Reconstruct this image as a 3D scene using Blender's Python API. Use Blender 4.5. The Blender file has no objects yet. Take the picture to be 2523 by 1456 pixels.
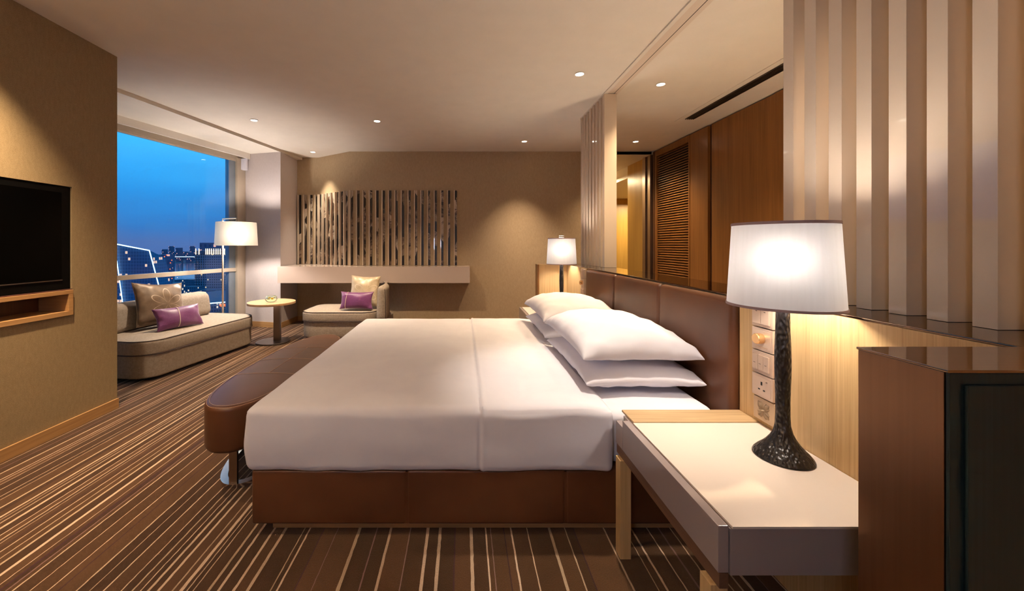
import bpy, bmesh, math, random
from mathutils import Vector, Matrix, Euler, noise
R = random.Random(11)
PI = math.pi
sc = bpy.context.scene
COL = sc.collection
CZ, F, VX, VY = 1.25, 960.0, 1140.0, 604.0     # eye height, focal length in pixels, vanishing point

# ------------------------------------------------------------------ materials
def s2l(c):
    return tuple(((x / 255) / 12.92 if x / 255 <= .04045 else ((x / 255 + .055) / 1.055) ** 2.4) for x in c)
MATS = {}
class NT:
    def __init__(s, name):
        s.m = bpy.data.materials.new(name); s.m.use_nodes = True
        s.t = s.m.node_tree; s.t.nodes.clear()
        s.out = s.n('ShaderNodeOutputMaterial')
    def n(s, typ, **kw):
        nd = s.t.nodes.new(typ)
        for k, v in kw.items():
            if k in ('inputs',):
                for a, b in v.items(): nd.inputs[a].default_value = b
            else: setattr(nd, k, v)
        return nd
    def l(s, a, b): s.t.links.new(a, b)
    def coord(s, scale=(1, 1, 1), kind='Object', rot=(0, 0, 0)):
        tc = s.n('ShaderNodeTexCoord'); mp = s.n('ShaderNodeMapping')
        mp.inputs['Scale'].default_value = scale; mp.inputs['Rotation'].default_value = rot
        s.l(tc.outputs[kind], mp.inputs['Vector']); return mp.outputs['Vector']
    def noise(s, vec, scale=5, detail=2, rough=.5, dist=0):
        nd = s.n('ShaderNodeTexNoise'); s.l(vec, nd.inputs['Vector'])
        nd.inputs['Scale'].default_value = scale; nd.inputs['Detail'].default_value = detail
        nd.inputs['Roughness'].default_value = rough; nd.inputs['Distortion'].default_value = dist
        return nd.outputs['Fac']
    def ramp(s, fac, stops, interp='LINEAR'):
        r = s.n('ShaderNodeValToRGB'); r.color_ramp.interpolation = interp
        e = r.color_ramp.elements
        while len(e) > 1: e.remove(e[-1])
        e[0].position = stops[0][0]; e[0].color = (*stops[0][1][:3], 1)
        for p, c in stops[1:]:
            x = e.new(p); x.color = (*c[:3], 1)
        s.l(fac, r.inputs['Fac']); return r.outputs['Color']
    def math(s, op, a, b=None):
        m = s.n('ShaderNodeMath', operation=op)
        for i, v in enumerate((a, b)):
            if v is None: continue
            if isinstance(v, (int, float)): m.inputs[i].default_value = v
            else: s.l(v, m.inputs[i])
        return m.outputs[0]
    def bsdf(s, color=None, rough=.5, metal=0, spec=.5, bump=None, bstr=.2, bdist=.002, **kw):
        b = s.n('ShaderNodeBsdfPrincipled')
        if color is not None:
            if isinstance(color, tuple): b.inputs['Base Color'].default_value = (*color[:3], 1)
            else: s.l(color, b.inputs['Base Color'])
        if isinstance(rough, (int, float)): b.inputs['Roughness'].default_value = rough
        else: s.l(rough, b.inputs['Roughness'])
        b.inputs['Metallic'].default_value = metal
        b.inputs['Specular IOR Level'].default_value = spec
        for k, v in kw.items(): b.inputs[k.replace('_', ' ')].default_value = v
        if bump is not None:
            bp = s.n('ShaderNodeBump'); bp.inputs['Strength'].default_value = bstr
            bp.inputs['Distance'].default_value = bdist
            s.l(bump, bp.inputs['Height']); s.l(bp.outputs['Normal'], b.inputs['Normal'])
        s.l(b.outputs[0], s.out.inputs['Surface']); return b

def plain(name, col, rough=.5, metal=0, spec=.5, vary=.06, **kw):
    t = NT(name); v = t.coord()
    f = t.noise(v, 6, 3)
    a = tuple(c * (1 - vary) for c in col); b = tuple(min(1, c * (1 + vary)) for c in col)
    t.bsdf(t.ramp(f, [(.3, a), (.7, b)]), rough, metal, spec, **kw)
    MATS[name] = t.m; return t.m
def wood(name, dark, light, grain=(90, 90, 3), rough=.4, spec=.4, fine=.35):
    t = NT(name); v = t.coord(grain)
    f1 = t.noise(v, 1.0, 4, .6, .4); v2 = t.coord(tuple(g * .12 if g > 20 else g * .3 for g in grain)); f2 = t.noise(v2, 1, 2)
    f = t.math('ADD', t.math('MULTIPLY', f1, 1 - fine), t.math('MULTIPLY', f2, fine))
    c = t.ramp(f, [(.32, dark), (.66, light)])
    t.bsdf(c, rough, 0, spec, bump=f1, bstr=.12, bdist=.001)
    MATS[name] = t.m; return t.m
def fabric(name, c1, c2, scale=350, rough=.9, bstr=.4, sheen=0.0, aniso=(1, 1, 1), big=.0):
    t = NT(name); v = t.coord(aniso)
    f = t.noise(v, scale, 2, .6); g = t.noise(v, scale * .12, 2)
    m = t.math('ADD', t.math('MULTIPLY', f, .75), t.math('MULTIPLY', g, .25))
    t.bsdf(t.ramp(m, [(.35, c1), (.65, c2)]), rough, 0, .25, bump=m, bstr=bstr, bdist=.0015, Sheen_Weight=sheen)
    MATS[name] = t.m; return t.m
def emit(name, col, strength):
    t = NT(name); e = t.n('ShaderNodeEmission'); e.inputs[0].default_value = (*col, 1); e.inputs[1].default_value = strength
    t.l(e.outputs[0], t.out.inputs['Surface']); MATS[name] = t.m; return t.m

plain('ceiling_paint', (.80, .745, .67), .7, spec=.2, vary=.02)
plain('white_paint', (.78, .73, .66), .5, spec=.3, vary=.02)
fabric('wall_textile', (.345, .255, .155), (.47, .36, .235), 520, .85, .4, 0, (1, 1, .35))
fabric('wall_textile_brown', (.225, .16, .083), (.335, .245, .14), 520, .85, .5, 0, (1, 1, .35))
fabric('wall_cool', (.50, .44, .43), (.58, .52, .51), 600, .85, .3, 0, (1, 1, .35))
wood('oak', (.46, .29, .12), (.67, .46, .225), (130, 130, 2.2))
wood('oak_top', (.36, .235, .115), (.60, .42, .23), (3, 110, 110))
wood('oak_base', (.33, .17, .065), (.47, .27, .115), (2.2, 2.2, 90), .45)
wood('walnut', (.165, .066, .014), (.275, .118, .032), (70, 70, 1.6), .32)
wood('walnut_dark', (.075, .03, .012), (.13, .055, .02), (70, 70, 1.6), .35)
wood('yellow_wood', (.40, .235, .05), (.54, .33, .085), (60, 60, 1.5), .35)
wood('rail_wood', (.085, .042, .025), (.15, .08, .048), (90, 3, 90), .45)
wood('table_oak', (.42, .25, .13), (.60, .38, .21), (3, 90, 90), .4)
t = NT('leather'); v = t.coord()
vo = t.n('ShaderNodeTexVoronoi'); vo.inputs['Scale'].default_value = 420; t.l(v, vo.inputs['Vector'])
f = t.noise(v, 3.5, 3)
t.bsdf(t.ramp(f, [(.3, (.066, .023, .009)), (.7, (.108, .040, .016))]), .40, 0, .38, bump=vo.outputs['Distance'], bstr=.15, bdist=.001); MATS['leather'] = t.m
t = NT('linen'); v = t.coord(); f = t.noise(v, 700, 2); g = t.noise(v, 4, 4, .6, .6)
t.bsdf(t.ramp(g, [(.3, (.735, .715, .785)), (.7, (.785, .77, .83))]), .75, 0, .2, bump=t.math('ADD', t.math('MULTIPLY', f, .06), g), bstr=.12, bdist=.02, Sheen_Weight=.1); MATS['linen'] = t.m
fabric('chaise_fabric', (.21, .165, .13), (.43, .365, .305), 420, .92, .6)
plain('piping', (.05, .03, .025), .8)
plain('lacquer', (.72, .62, .53), .32, vary=.01, spec=.35)
plain('lacquer_taupe', (.33, .27, .26), .14, vary=.01, Coat_Weight=.5, Coat_Roughness=.05)
plain('slat_lacquer', (.64, .53, .42), .035, vary=.01)
plain('shelf_lacquer', (.49, .395, .345), .2, vary=.01, Coat_Weight=.3, Coat_Roughness=.1)
t = NT('bronze'); v = t.coord((90, 90, 1.5)); f = t.noise(v, 1, 3)
t.bsdf(t.ramp(f, [(.3, (.34, .19, .105)), (.7, (.38, .215, .12))]), .30, 1, .5); MATS['bronze'] = t.m
t = NT('bronze_polished'); v = t.coord((3, 140, 3)); f = t.noise(v, 1, 3)
t.bsdf(t.ramp(f, [(.3, (.38, .25, .16)), (.7, (.44, .30, .19))]), .05, 1, .5); MATS['bronze_polished'] = t.m
plain('bronze_ledge', (.21, .13, .08), .06, 1)
t = NT('teal_panel'); v = t.coord((150, 2, 1.5)); f = t.noise(v, 1, 3)
t.bsdf(t.ramp(f, [(.3, (.006, .013, .014)), (.7, (.012, .024, .026))]), .38, 0, .4); MATS['teal_panel'] = t.m
plain('chrome', (.74, .70, .66), .24, 1)
plain('steel', (.34, .27, .23), .28, 1)
plain('steel_dark', (.20, .17, .155), .35, 1)
plain('champagne', (.62, .47, .36), .3, .35)
plain('gold_edge', (.75, .45, .2), .25, .8)
plain('socket_dark', (.01, .008, .006), .6)
plain('tv_black', (.002, .002, .002), .4, spec=.08)
plain('tv_screen', (.0008, .0008, .0008), .15, spec=.05)
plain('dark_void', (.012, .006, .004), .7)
plain('frame_metal', (.50, .42, .33), .35, .2)
plain('frame_cool', (.25, .30, .36), .3, .5)
plain('carved', (.50, .36, .23), .45)
plain('dark_brown', (.06, .022, .012), .4)
plain('rim_dark', (.10, .04, .03), .4)
plain('stitch', (.55, .36, .24), .7)
t = NT('hammered'); v = t.coord((1, 1, .55)); vo = t.n('ShaderNodeTexVoronoi', feature='SMOOTH_F1'); vo.inputs['Scale'].default_value = 125
t.l(v, vo.inputs['Vector'])
t.bsdf((.012, .009, .008), .3, .3, .5, bump=vo.outputs['Distance'], bstr=.9, bdist=.006); MATS['hammered'] = t.m
# shades: thin translucent fabric lit from inside by a real bulb
def shade_mat(name, col, tr, fw):
    t = NT(name); v = t.coord((60, 60, 4)); f = t.noise(v, 1, 3)
    c = t.ramp(f, [(.3, tuple(x * .95 for x in col)), (.7, col)])
    d = t.n('ShaderNodeBsdfDiffuse'); tl = t.n('ShaderNodeBsdfTranslucent'); rf = t.n('ShaderNodeBsdfRefraction'); mx = t.n('ShaderNodeMixShader'); m2 = t.n('ShaderNodeMixShader')
    rf.inputs['IOR'].default_value = 1.55; rf.inputs['Roughness'].default_value = 1.0
    t.l(c, d.inputs[0]); t.l(c, tl.inputs[0]); t.l(c, rf.inputs[0]); mx.inputs[0].default_value = tr; m2.inputs[0].default_value = fw
    t.l(d.outputs[0], mx.inputs[1]); t.l(tl.outputs[0], mx.inputs[2]); t.l(mx.outputs[0], m2.inputs[1]); t.l(rf.outputs[0], m2.inputs[2]); t.l(m2.outputs[0], t.out.inputs['Surface'])
    MATS[name] = t.m
shade_mat('shade_fabric', (.80, .81, .85), .045, .015)
shade_mat('shade_fabric_cream', (.82, .79, .72), .012, .008)
plain('shade_trim', (.34, .25, .27), .7)
# cushions
def flower_cushion(name, c1, c2, line, rough):
    t = NT(name); tc = t.n('ShaderNodeTexCoord'); sx = t.n('ShaderNodeSeparateXYZ'); t.l(tc.outputs['Object'], sx.inputs[0])
    x = t.math('SUBTRACT', sx.outputs['X'], .03); y = t.math('SUBTRACT', sx.outputs['Y'], -.02)
    r = t.math('SQRT', t.math('ADD', t.math('POWER', x, 2), t.math('POWER', y, 2)))
    a = t.math('ARCTAN2', y, x)
    pet = t.math('ABSOLUTE', t.math('SINE', t.math('MULTIPLY', a, 3.0)))
    cur = t.math('ADD', .02, t.math('MULTIPLY', pet, .15))
    d = t.math('ABSOLUTE', t.math('SUBTRACT', r, cur))
    k = t.math('LESS_THAN', d, .0055)
    k = t.math('MULTIPLY', k, t.math('GREATER_THAN', sx.outputs['Z'], 0.0))
    v = t.coord(); f = t.noise(v, 14, 3)
    base = t.ramp(f, [(.3, c1), (.7, c2)])
    mix = t.n('ShaderNodeMix', data_type='RGBA'); t.l(k, mix.inputs['Factor']); t.l(base, mix.inputs[6]); mix.inputs[7].default_value = (*line, 1)
    t.bsdf(mix.outputs[2], rough, .15, .5, bump=t.noise(v, 7, 3), bstr=.25, bdist=.01, Sheen_Weight=.3); MATS[name] = t.m
flower_cushion('brown_satin', (.13, .08, .045), (.21, .135, .08), (.55, .42, .31), .42)
flower_cushion('gold_satin', (.46, .36, .23), (.62, .51, .36), (.72, .62, .48), .32)
t = NT('purple_satin'); v = t.coord((1, 3, 1)); f = t.noise(v, 60, 3); g = t.noise(v, 7, 2)
t.bsdf(t.ramp(f, [(.3, (.115, .02, .105)), (.7, (.17, .035, .15))]), .42, 0, .5, bump=g, bstr=.3, bdist=.01, Sheen_Weight=.4); MATS['purple_satin'] = t.m
plain('cord', (.62, .5, .42), .6)
t = NT('glass_clear'); t.bsdf((.95, 1, .97), .02, 0, .5, Transmission_Weight=1.0, IOR=1.35); MATS['glass_clear'] = t.m
t = NT('bowl_glass'); tr = t.n('ShaderNodeBsdfTransparent'); gl = t.n('ShaderNodeBsdfGlossy'); gl.inputs['Roughness'].default_value = .03; tr.inputs[0].default_value = (.96, 1, .97, 1)
lw = t.n('ShaderNodeLayerWeight'); lw.inputs[0].default_value = .12; mx = t.n('ShaderNodeMixShader'); t.l(lw.outputs['Fresnel'], mx.inputs[0]); t.l(tr.outputs[0], mx.inputs[1]); df_ = t.n('ShaderNodeBsdfDiffuse'); df_.inputs[0].default_value = (.75, .8, .72, 1)
m2 = t.n('ShaderNodeMixShader'); m2.inputs[0].default_value = .45; t.l(gl.outputs[0], m2.inputs[1]); t.l(df_.outputs[0], m2.inputs[2]); t.l(m2.outputs[0], mx.inputs[2]); t.l(mx.outputs[0], t.out.inputs['Surface']); MATS['bowl_glass'] = t.m
t = NT('window_glass'); tr = t.n('ShaderNodeBsdfTransparent'); gl = t.n('ShaderNodeBsdfGlossy'); gl.inputs['Roughness'].default_value = .02
tr.inputs[0].default_value = (.96, .98, 1, 1)
fr = t.n('ShaderNodeFresnel'); fr.inputs[0].default_value = 1.25; mx = t.n('ShaderNodeMixShader')
t.l(fr.outputs[0], mx.inputs[0]); t.l(tr.outputs[0], mx.inputs[1]); t.l(gl.outputs[0], mx.inputs[2]); t.l(mx.outputs[0], t.out.inputs['Surface']); MATS['window_glass'] = t.m
plain('petal_yellow', (.85, .68, .12), .6)
plain('petal_cream', (.85, .80, .55), .6)
# printed strips of the wall art: a generic black, brown and cream abstract
t = NT('art_print'); v = t.coord((1, 1, 1)); n1 = t.noise(t.coord((1.0, 1.0, 1.1)), 2.6, 5, .62, 2.2)
vo = t.n('ShaderNodeTexVoronoi', feature='F1'); vo.inputs['Scale'].default_value = 5.5; t.l(t.coord((1.6, 1, .8), rot=(0, .5, 0)), vo.inputs['Vector'])
sp = t.n('ShaderNodeSeparateColor'); t.l(vo.outputs['Color'], sp.inputs[0])
f = t.math('ADD', t.math('MULTIPLY', n1, .6), t.math('MULTIPLY', sp.outputs[0], .42))
t.bsdf(t.ramp(f, [(.0, (.008, .005, .004)), (.47, (.012, .007, .006)), (.50, (.10, .06, .04)), (.58, (.36, .28, .21)), (.62, (.05, .03, .03)), (.68, (.5, .42, .34)), (1, (.6, .52, .43))]), .3, 0, .5); MATS['art_print'] = t.m
# carpet: colour of each woven stripe is stored per face; pile texture from noise
t = NT('carpet'); at = t.n('ShaderNodeAttribute', attribute_name='pile'); v = t.coord()
f = t.noise(t.coord((1, .5, 1)), 330, 3, .7); g = t.noise(v, 9, 3)
m = t.math('ADD', t.math('MULTIPLY', f, .9), t.math('MULTIPLY', g, .35))
mr = t.n('ShaderNodeMapRange'); mr.inputs[1].default_value = .3; mr.inputs[2].default_value = .95; mr.inputs[3].default_value = .62; mr.inputs[4].default_value = 1.35
t.l(m, mr.inputs[0]); mx = t.n('ShaderNodeMix', data_type='RGBA', blend_type='MULTIPLY'); mx.inputs['Factor'].default_value = 1
t.l(at.outputs['Color'], mx.inputs[6]); t.l(mr.outputs[0], mx.inputs[7])
t.bsdf(mx.outputs[2], .95, 0, .1, bump=f, bstr=.7, bdist=.004, Sheen_Weight=.12); MATS['carpet'] = t.m
# lights that glow
emit('lens_glow', (1, .86, .66), 14)
emit('led_blue', (.55, .85, 1), 2.6)
emit('led_warm', (1, .80, .45), 1.7)
emit('sign_red', (1, .13, .03), 2.2)
emit('city_glow', (1, .55, .28), 1.6)
emit('cove_glow', (1, .72, .32), 2.0)
# buildings at dusk
def facade(name, wall, scale, lit=.93, litcol=(1, .7, .35), glass=(.02, .04, .08), frac=.5):
    t = NT(name); tc = t.n('ShaderNodeTexCoord')
    sx = t.n('ShaderNodeSeparateXYZ'); t.l(tc.outputs['Object'], sx.inputs[0])
    h = t.math('ADD', sx.outputs['X'], sx.outputs['Y'])
    u = t.math('MULTIPLY', h, 1 / scale); w = t.math('MULTIPLY', sx.outputs['Z'], 1 / (scale * 1.15))
    fu = t.math('FRACT', u); fw = t.math('FRACT', w)
    inside = t.math('MULTIPLY', t.math('LESS_THAN', fu, frac), t.math('LESS_THAN', fw, frac))
    cb = t.n('ShaderNodeCombineXYZ'); t.l(t.math('FLOOR', u), cb.inputs[0]); t.l(t.math('FLOOR', w), cb.inputs[2])
    wn = t.n('ShaderNodeTexWhiteNoise'); t.l(cb.outputs[0], wn.inputs[0])
    on = t.math('MULTIPLY', inside, t.math('GREATER_THAN', wn.outputs['Value'], lit))
    mix = t.n('ShaderNodeMix', data_type='RGBA'); t.l(inside, mix.inputs['Factor']); mix.inputs[6].default_value = (*wall, 1); mix.inputs[7].default_value = (*glass, 1)
    b = t.bsdf(mix.outputs[2], .5, 0, .3)
    b.inputs['Emission Color'].default_value = (*litcol, 1); t.l(t.math('MULTIPLY', on, .6), b.inputs['Emission Strength'])
    MATS[name] = t.m
facade('facade_stone', (.20, .20, .28), 2.7, .95)
facade('facade_glass', (.07, .13, .25), 1.3, .93, (1, .62, .35), (.03, .07, .16), .8)
facade('facade_low', (.08, .13, .21), 2.4, .84, (1, .85, .6), (.02, .05, .10), .6)
facade('facade_far', (.07, .10, .19), 6.0, .88, (1, .5, .35), (.04, .06, .13), .5)
plain('roof_dark', (.045, .07, .12), .7)
plain('city_ground', (.03, .05, .09), .8)
plain('river', (.035, .085, .17), .12)

# ------------------------------------------------------------------ geometry helpers
class MB:
    def __init__(s): s.v, s.f, s.fm = [], [], []
    def add(s, vs, fs, mi=0):
        o = len(s.v); s.v += [tuple(p) for p in vs]; s.f += [tuple(i + o for i in f) for f in fs]; s.fm += [mi] * len(fs); return s
    def box(s, x0, x1, y0, y1, z0, z1, mi=0):
        vs = [(x0, y0, z0), (x1, y0, z0), (x1, y1, z0), (x0, y1, z0), (x0, y0, z1), (x1, y0, z1), (x1, y1, z1), (x0, y1, z1)]
        return s.add(vs, [(0, 3, 2, 1), (4, 5, 6, 7), (0, 1, 5, 4), (1, 2, 6, 5), (2, 3, 7, 6), (3, 0, 4, 7)], mi)
    def prism(s, pts, z0, z1, mi=0):
        n = len(pts); vs = [(p[0], p[1], z0) for p in pts] + [(p[0], p[1], z1) for p in pts]
        a = sum(pts[i][0] * pts[(i + 1) % n][1] - pts[(i + 1) % n][0] * pts[i][1] for i in range(n))
        fs = [tuple(range(n))[::-1], tuple(range(n, 2 * n))] + [(i, (i + 1) % n, n + (i + 1) % n, n + i) for i in range(n)]
        if a < 0: fs = [f[::-1] for f in fs]
        return s.add(vs, fs, mi)
    def hexa(s, lo, hi, mi=0):       # two matching quads
        vs = list(lo) + list(hi)
        return s.add(vs, [(0, 3, 2, 1), (4, 5, 6, 7), (0, 1, 5, 4), (1, 2, 6, 5), (2, 3, 7, 6), (3, 0, 4, 7)], mi)
    def lathe(s, prof, seg=48, c=(0, 0, 0), closed=True, mi=0):
        vs, fs = [], []; m = len(prof)
        for (r, z) in prof:
            for k in range(seg):
                a = 2 * PI * k / seg; vs.append((c[0] + r * math.cos(a), c[1] + r * math.sin(a), c[2] + z))
        for i in range(m - 1):
            for k in range(seg):
                k2 = (k + 1) % seg; fs.append((i * seg + k, i * seg + k2, (i + 1) * seg + k2, (i + 1) * seg + k))
        if closed:
            fs.append(tuple(range(seg))[::-1]); fs.append(tuple((m - 1) * seg + k for k in range(seg)))
        return s.add(vs, fs, mi)
    def tube(s, path, r, seg=8, loop=False, mi=0):
        P = [Vector(p) for p in path]; n = len(P); vs, fs = [], []
        up = Vector((0, 0, 1)); prev = None
        for i in range(n):
            a = P[(i - 1) % n] if (loop or i > 0) else P[i]; b = P[(i + 1) % n] if (loop or i < n - 1) else P[i]
            d = (b - a).normalized()
            if prev is None: x = d.cross(up if abs(d.z) < .9 else Vector((1, 0, 0))).normalized()
            else: x = (prev - d * prev.dot(d)).normalized()
            prev = x; y = d.cross(x)
            for k in range(seg):
                t_ = 2 * PI * k / seg; vs.append(P[i] + x * (r * math.cos(t_)) + y * (r * math.sin(t_)))
        for i in range(n if loop else n - 1):
            j = (i + 1) % n
            for k in range(seg):
                k2 = (k + 1) % seg; fs.append((i * seg + k, i * seg + k2, j * seg + k2, j * seg + k))
        if not loop:
            fs.append(tuple(range(seg))[::-1]); fs.append(tuple((n - 1) * seg + k for k in range(seg)))
        return s.add(vs, fs, mi)
    def ribbon(s, path, w, h, loop=True):     # flat bar standing on its edge: width w across, height h
        n = len(path); vs, fs = [], []
        for i in range(n):
            a = Vector(path[(i - 1) % n] if (loop or i) else path[i]); b = Vector(path[(i + 1) % n] if (loop or i < n - 1) else path[i])
            d = (b - a); d.z = 0; d.normalize(); nn = Vector((-d.y, d.x, 0)); p = Vector(path[i])
            vs += [p - nn * w / 2, p + nn * w / 2, p + nn * w / 2 + Vector((0, 0, h)), p - nn * w / 2 + Vector((0, 0, h))]
        for i in range(n if loop else n - 1):
            j = (i + 1) % n
            for k in range(4):
                k2 = (k + 1) % 4; fs.append((i * 4 + k, j * 4 + k, j * 4 + k2, i * 4 + k2))
        if not loop: fs += [(0, 1, 2, 3), tuple((n - 1) * 4 + k for k in (3, 2, 1, 0))]
        return s.add(vs, fs)
    def slab(s, out, z0, z1, rt=.01, rb=.005, crown=0., rings=5, steps=4, mi=0):
        # soft-edged slab over a plan outline (ccw), upper edge radius rt, lower edge radius rb
        n = len(out); P = [Vector((p[0], p[1])) for p in out]; N = []
        for i in range(n):
            d = P[(i + 1) % n] - P[(i - 1) % n]; d.normalize(); N.append(Vector((d.y, -d.x)))
        c = sum(P, Vector((0, 0))) / n; rows = []
        for k in range(steps + 1):
            a = PI / 2 * k / steps; rows.append([(*(P[i] - N[i] * rb * (1 - math.sin(a))), z0 + rb * (1 - math.cos(a))) for i in range(n)])
        for k in range(steps + 1):
            a = PI / 2 * k / steps; rows.append([(*(P[i] - N[i] * rt * (1 - math.cos(a))), z1 - rt * (1 - math.sin(a))) for i in range(n)])
        top = [P[i] - N[i] * rt for i in range(n)]
        for k in range(1, rings):
            q = k / rings; rows.append([(*(c + (top[i] - c) * (1 - q)), z1 + crown * (1 - (1 - q) ** 2)) for i in range(n)])
        vs = [p for r in rows for p in r]; fs = []; m = len(rows)
        for i in range(m - 1):
            for k in range(n):
                k2 = (k + 1) % n; fs.append((i * n + k, i * n + k2, (i + 1) * n + k2, (i + 1) * n + k))
        vs.append((c.x, c.y, z1 + crown)); ci = len(vs) - 1
        for k in range(n): fs.append(((m - 1) * n + k, (m - 1) * n + (k + 1) % n, ci))
        fs.append(tuple(range(n))[::-1])
        return s.add(vs, fs, mi)
    def grid(s, fn, nu, nv, mi=0, flip=False):
        vs = [fn(i / nu, j / nv) for j in range(nv + 1) for i in range(nu + 1)]
        fs = [(j * (nu + 1) + i, j * (nu + 1) + i + 1, (j + 1) * (nu + 1) + i + 1, (j + 1) * (nu + 1) + i) for j in range(nv) for i in range(nu)]
        if flip: fs = [f[::-1] for f in fs]
        return s.add(vs, fs, mi)
    def build(s, name, mat, parent=None, bevel=0, smooth=35, weld=False, mats=None, sub=0):
        me = bpy.data.meshes.new(name); me.from_pydata(s.v, [], s.f)
        for mm in ([mat] if mats is None else mats): me.materials.append(MATS[mm])
        if mats is not None: me.polygons.foreach_set('material_index', s.fm)
        bm = bmesh.new(); bm.from_mesh(me)
        if weld: bmesh.ops.remove_doubles(bm, verts=bm.verts, dist=1e-5)
        bmesh.ops.recalc_face_normals(bm, faces=bm.faces)
        if bevel:
            es = [e for e in bm.edges if len(e.link_faces) == 2 and e.calc_face_angle(0) > .5]
            bmesh.ops.bevel(bm, geom=es, offset=bevel, segments=2, profile=.5, affect='EDGES', clamp_overlap=True)
        bm.to_mesh(me); bm.free()
        if smooth:
            me.polygons.foreach_set('use_smooth', [True] * len(me.polygons)); me.set_sharp_from_angle(angle=math.radians(smooth))
        o = bpy.data.objects.new(name, me); COL.objects.link(o)
        if bevel:
            wn = o.modifiers.new('even_normals', 'WEIGHTED_NORMAL'); wn.weight = 100; wn.keep_sharp = True
        if parent is not None: o.parent = parent
        return o

def tag(o, label=None, cat=None, group=None, kind=None):
    if label: o['label'] = label
    if cat: o['category'] = cat
    if group: o['group'] = group
    if kind: o['kind'] = kind
    return o
def thing(name, label, cat, loc=(0, 0, 0), rz=0, group=None):
    o = bpy.data.objects.new(name, None); COL.objects.link(o); o.empty_display_size = .1
    o.location = loc; o.rotation_euler = (0, 0, rz); return tag(o, label, cat, group)
def struct(o): o['kind'] = 'structure'; return o
def copy_tree(o, parent=None):
    c = o.copy(); COL.objects.link(c)
    if parent is not None: c.parent = parent
    for ch in [x for x in sc.objects if x.parent == o]: copy_tree(ch, c)
    return c
def box(name, mat, parent, x0, x1, y0, y1, z0, z1, bevel=0, smooth=35):
    return MB().box(min(x0, x1), max(x0, x1), min(y0, y1), max(y0, y1), min(z0, z1), max(z0, z1)).build(name, mat, parent, bevel, smooth)
def rrect(x0, x1, y0, y1, r, seg=8):
    rr = r if isinstance(r, (list, tuple)) else [r] * 4      # (x0,y0) (x1,y0) (x1,y1) (x0,y1)
    cs = [(x0 + rr[0], y0 + rr[0], PI), (x1 - rr[1], y0 + rr[1], 1.5 * PI), (x1 - rr[2], y1 - rr[2], 0), (x0 + rr[3], y1 - rr[3], .5 * PI)]
    pts = []
    for (cx, cy, a0), q in zip(cs, rr):
        for k in range(seg + 1):
            a = a0 + PI / 2 * k / seg; pts.append((cx + q * math.cos(a), cy + q * math.sin(a)))
    dense = []
    for i, p in enumerate(pts):
        q = pts[(i + 1) % len(pts)]; d = math.dist(p, q); m = max(1, int(d / .06))
        for k in range(m): dense.append((p[0] + (q[0] - p[0]) * k / m, p[1] + (q[1] - p[1]) * k / m))
    return dense
def sellipse(cx, cy, a, b, n, seg=96):
    o = []
    for k in range(seg):
        t_ = 2 * PI * k / seg; c, s_ = math.cos(t_), math.sin(t_)
        o.append((cx + a * math.copysign(abs(c) ** (2 / n), c), cy + b * math.copysign(abs(s_) ** (2 / n), s_)))
    return o
def circle(cx, cy, r, seg=64): return sellipse(cx, cy, r, r, 2, seg)
def roundbox(mb, x0, x1, y0, y1, z0, z1, r, step=.05, deform=None, skip=()):
    def axis(a, b):
        e = [a + r * k / 4 for k in range(4)]; m = max(1, round((b - a - 2 * r) / step))
        return e + [a + r + (b - a - 2 * r) * k / m for k in range(m + 1)] + [b - r + r * k / 4 for k in range(1, 5)]
    X, Y, Z = axis(x0, x1), axis(y0, y1), axis(z0, z1); lo = (x0 + r, y0 + r, z0 + r); hi = (x1 - r, y1 - r, z1 - r)
    idx, vs, fs = {}, [], []
    def vid(p):
        k = tuple(round(c, 6) for c in p)
        if k not in idx:
            q = Vector(tuple(min(max(p[i], lo[i]), hi[i]) for i in range(3))); d = Vector(p) - q
            w = q + d.normalized() * r if d.length > 1e-9 else Vector(p)
            if deform: w = deform(w)
            idx[k] = len(vs); vs.append(tuple(w))
        return idx[k]
    def face(A, B, f, flip):
        for i in range(len(A) - 1):
            for j in range(len(B) - 1):
                q = [vid(f(A[i], B[j])), vid(f(A[i + 1], B[j])), vid(f(A[i + 1], B[j + 1])), vid(f(A[i], B[j + 1]))]
                fs.append(tuple(q[::-1] if flip else q))
    if 'z-' not in skip: face(X, Y, lambda a, b: (a, b, z0), True)
    if 'z+' not in skip: face(X, Y, lambda a, b: (a, b, z1), False)
    if 'y-' not in skip: face(X, Z, lambda a, b: (a, y0, b), False)
    if 'y+' not in skip: face(X, Z, lambda a, b: (a, y1, b), True)
    if 'x-' not in skip: face(Y, Z, lambda a, b: (x0, a, b), True)
    if 'x+' not in skip: face(Y, Z, lambda a, b: (x1, a, b), False)
    return mb.add(vs, fs)
def pillow_mb(L, W, H, pinch=.07, a=.42, n=28, wr=.006, seed=0, flange=0.0, post=None):
    mb = MB()
    def P(u, v, sgn):
        u = 2 * u - 1; v = 2 * v - 1
        x = L / 2 * u * (1 - pinch * (1 - v * v) * abs(u) ** 1.5); y = W / 2 * v * (1 - pinch * (1 - u * u) * abs(v) ** 1.5)
        k = max(0., (1 - u * u)) ** a * max(0., (1 - v * v)) ** a
        z = sgn * H / 2 * k
        w = wr * noise.noise(Vector((x * 9 + seed, y * 9, sgn * 2 + seed))) * min(1, k * 3)
        w += wr * 1.2 * noise.noise(Vector((x * 22 + seed, y * 22, sgn))) * (1 - k) * min(1, k * 5)
        p = Vector((x, y, z + w))
        return post(p) if post else p
    def warp(t_): return .5 - .5 * math.cos(PI * t_)
    mb.grid(lambda u, v: P(warp(u), warp(v), 1), n, n); mb.grid(lambda u, v: P(warp(u), warp(v), -1), n, n, flip=True)
    return mb
def at(px, py, d): return Vector(((px - VX) / F * d, d, CZ - (py - VY) / F * d))
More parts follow.
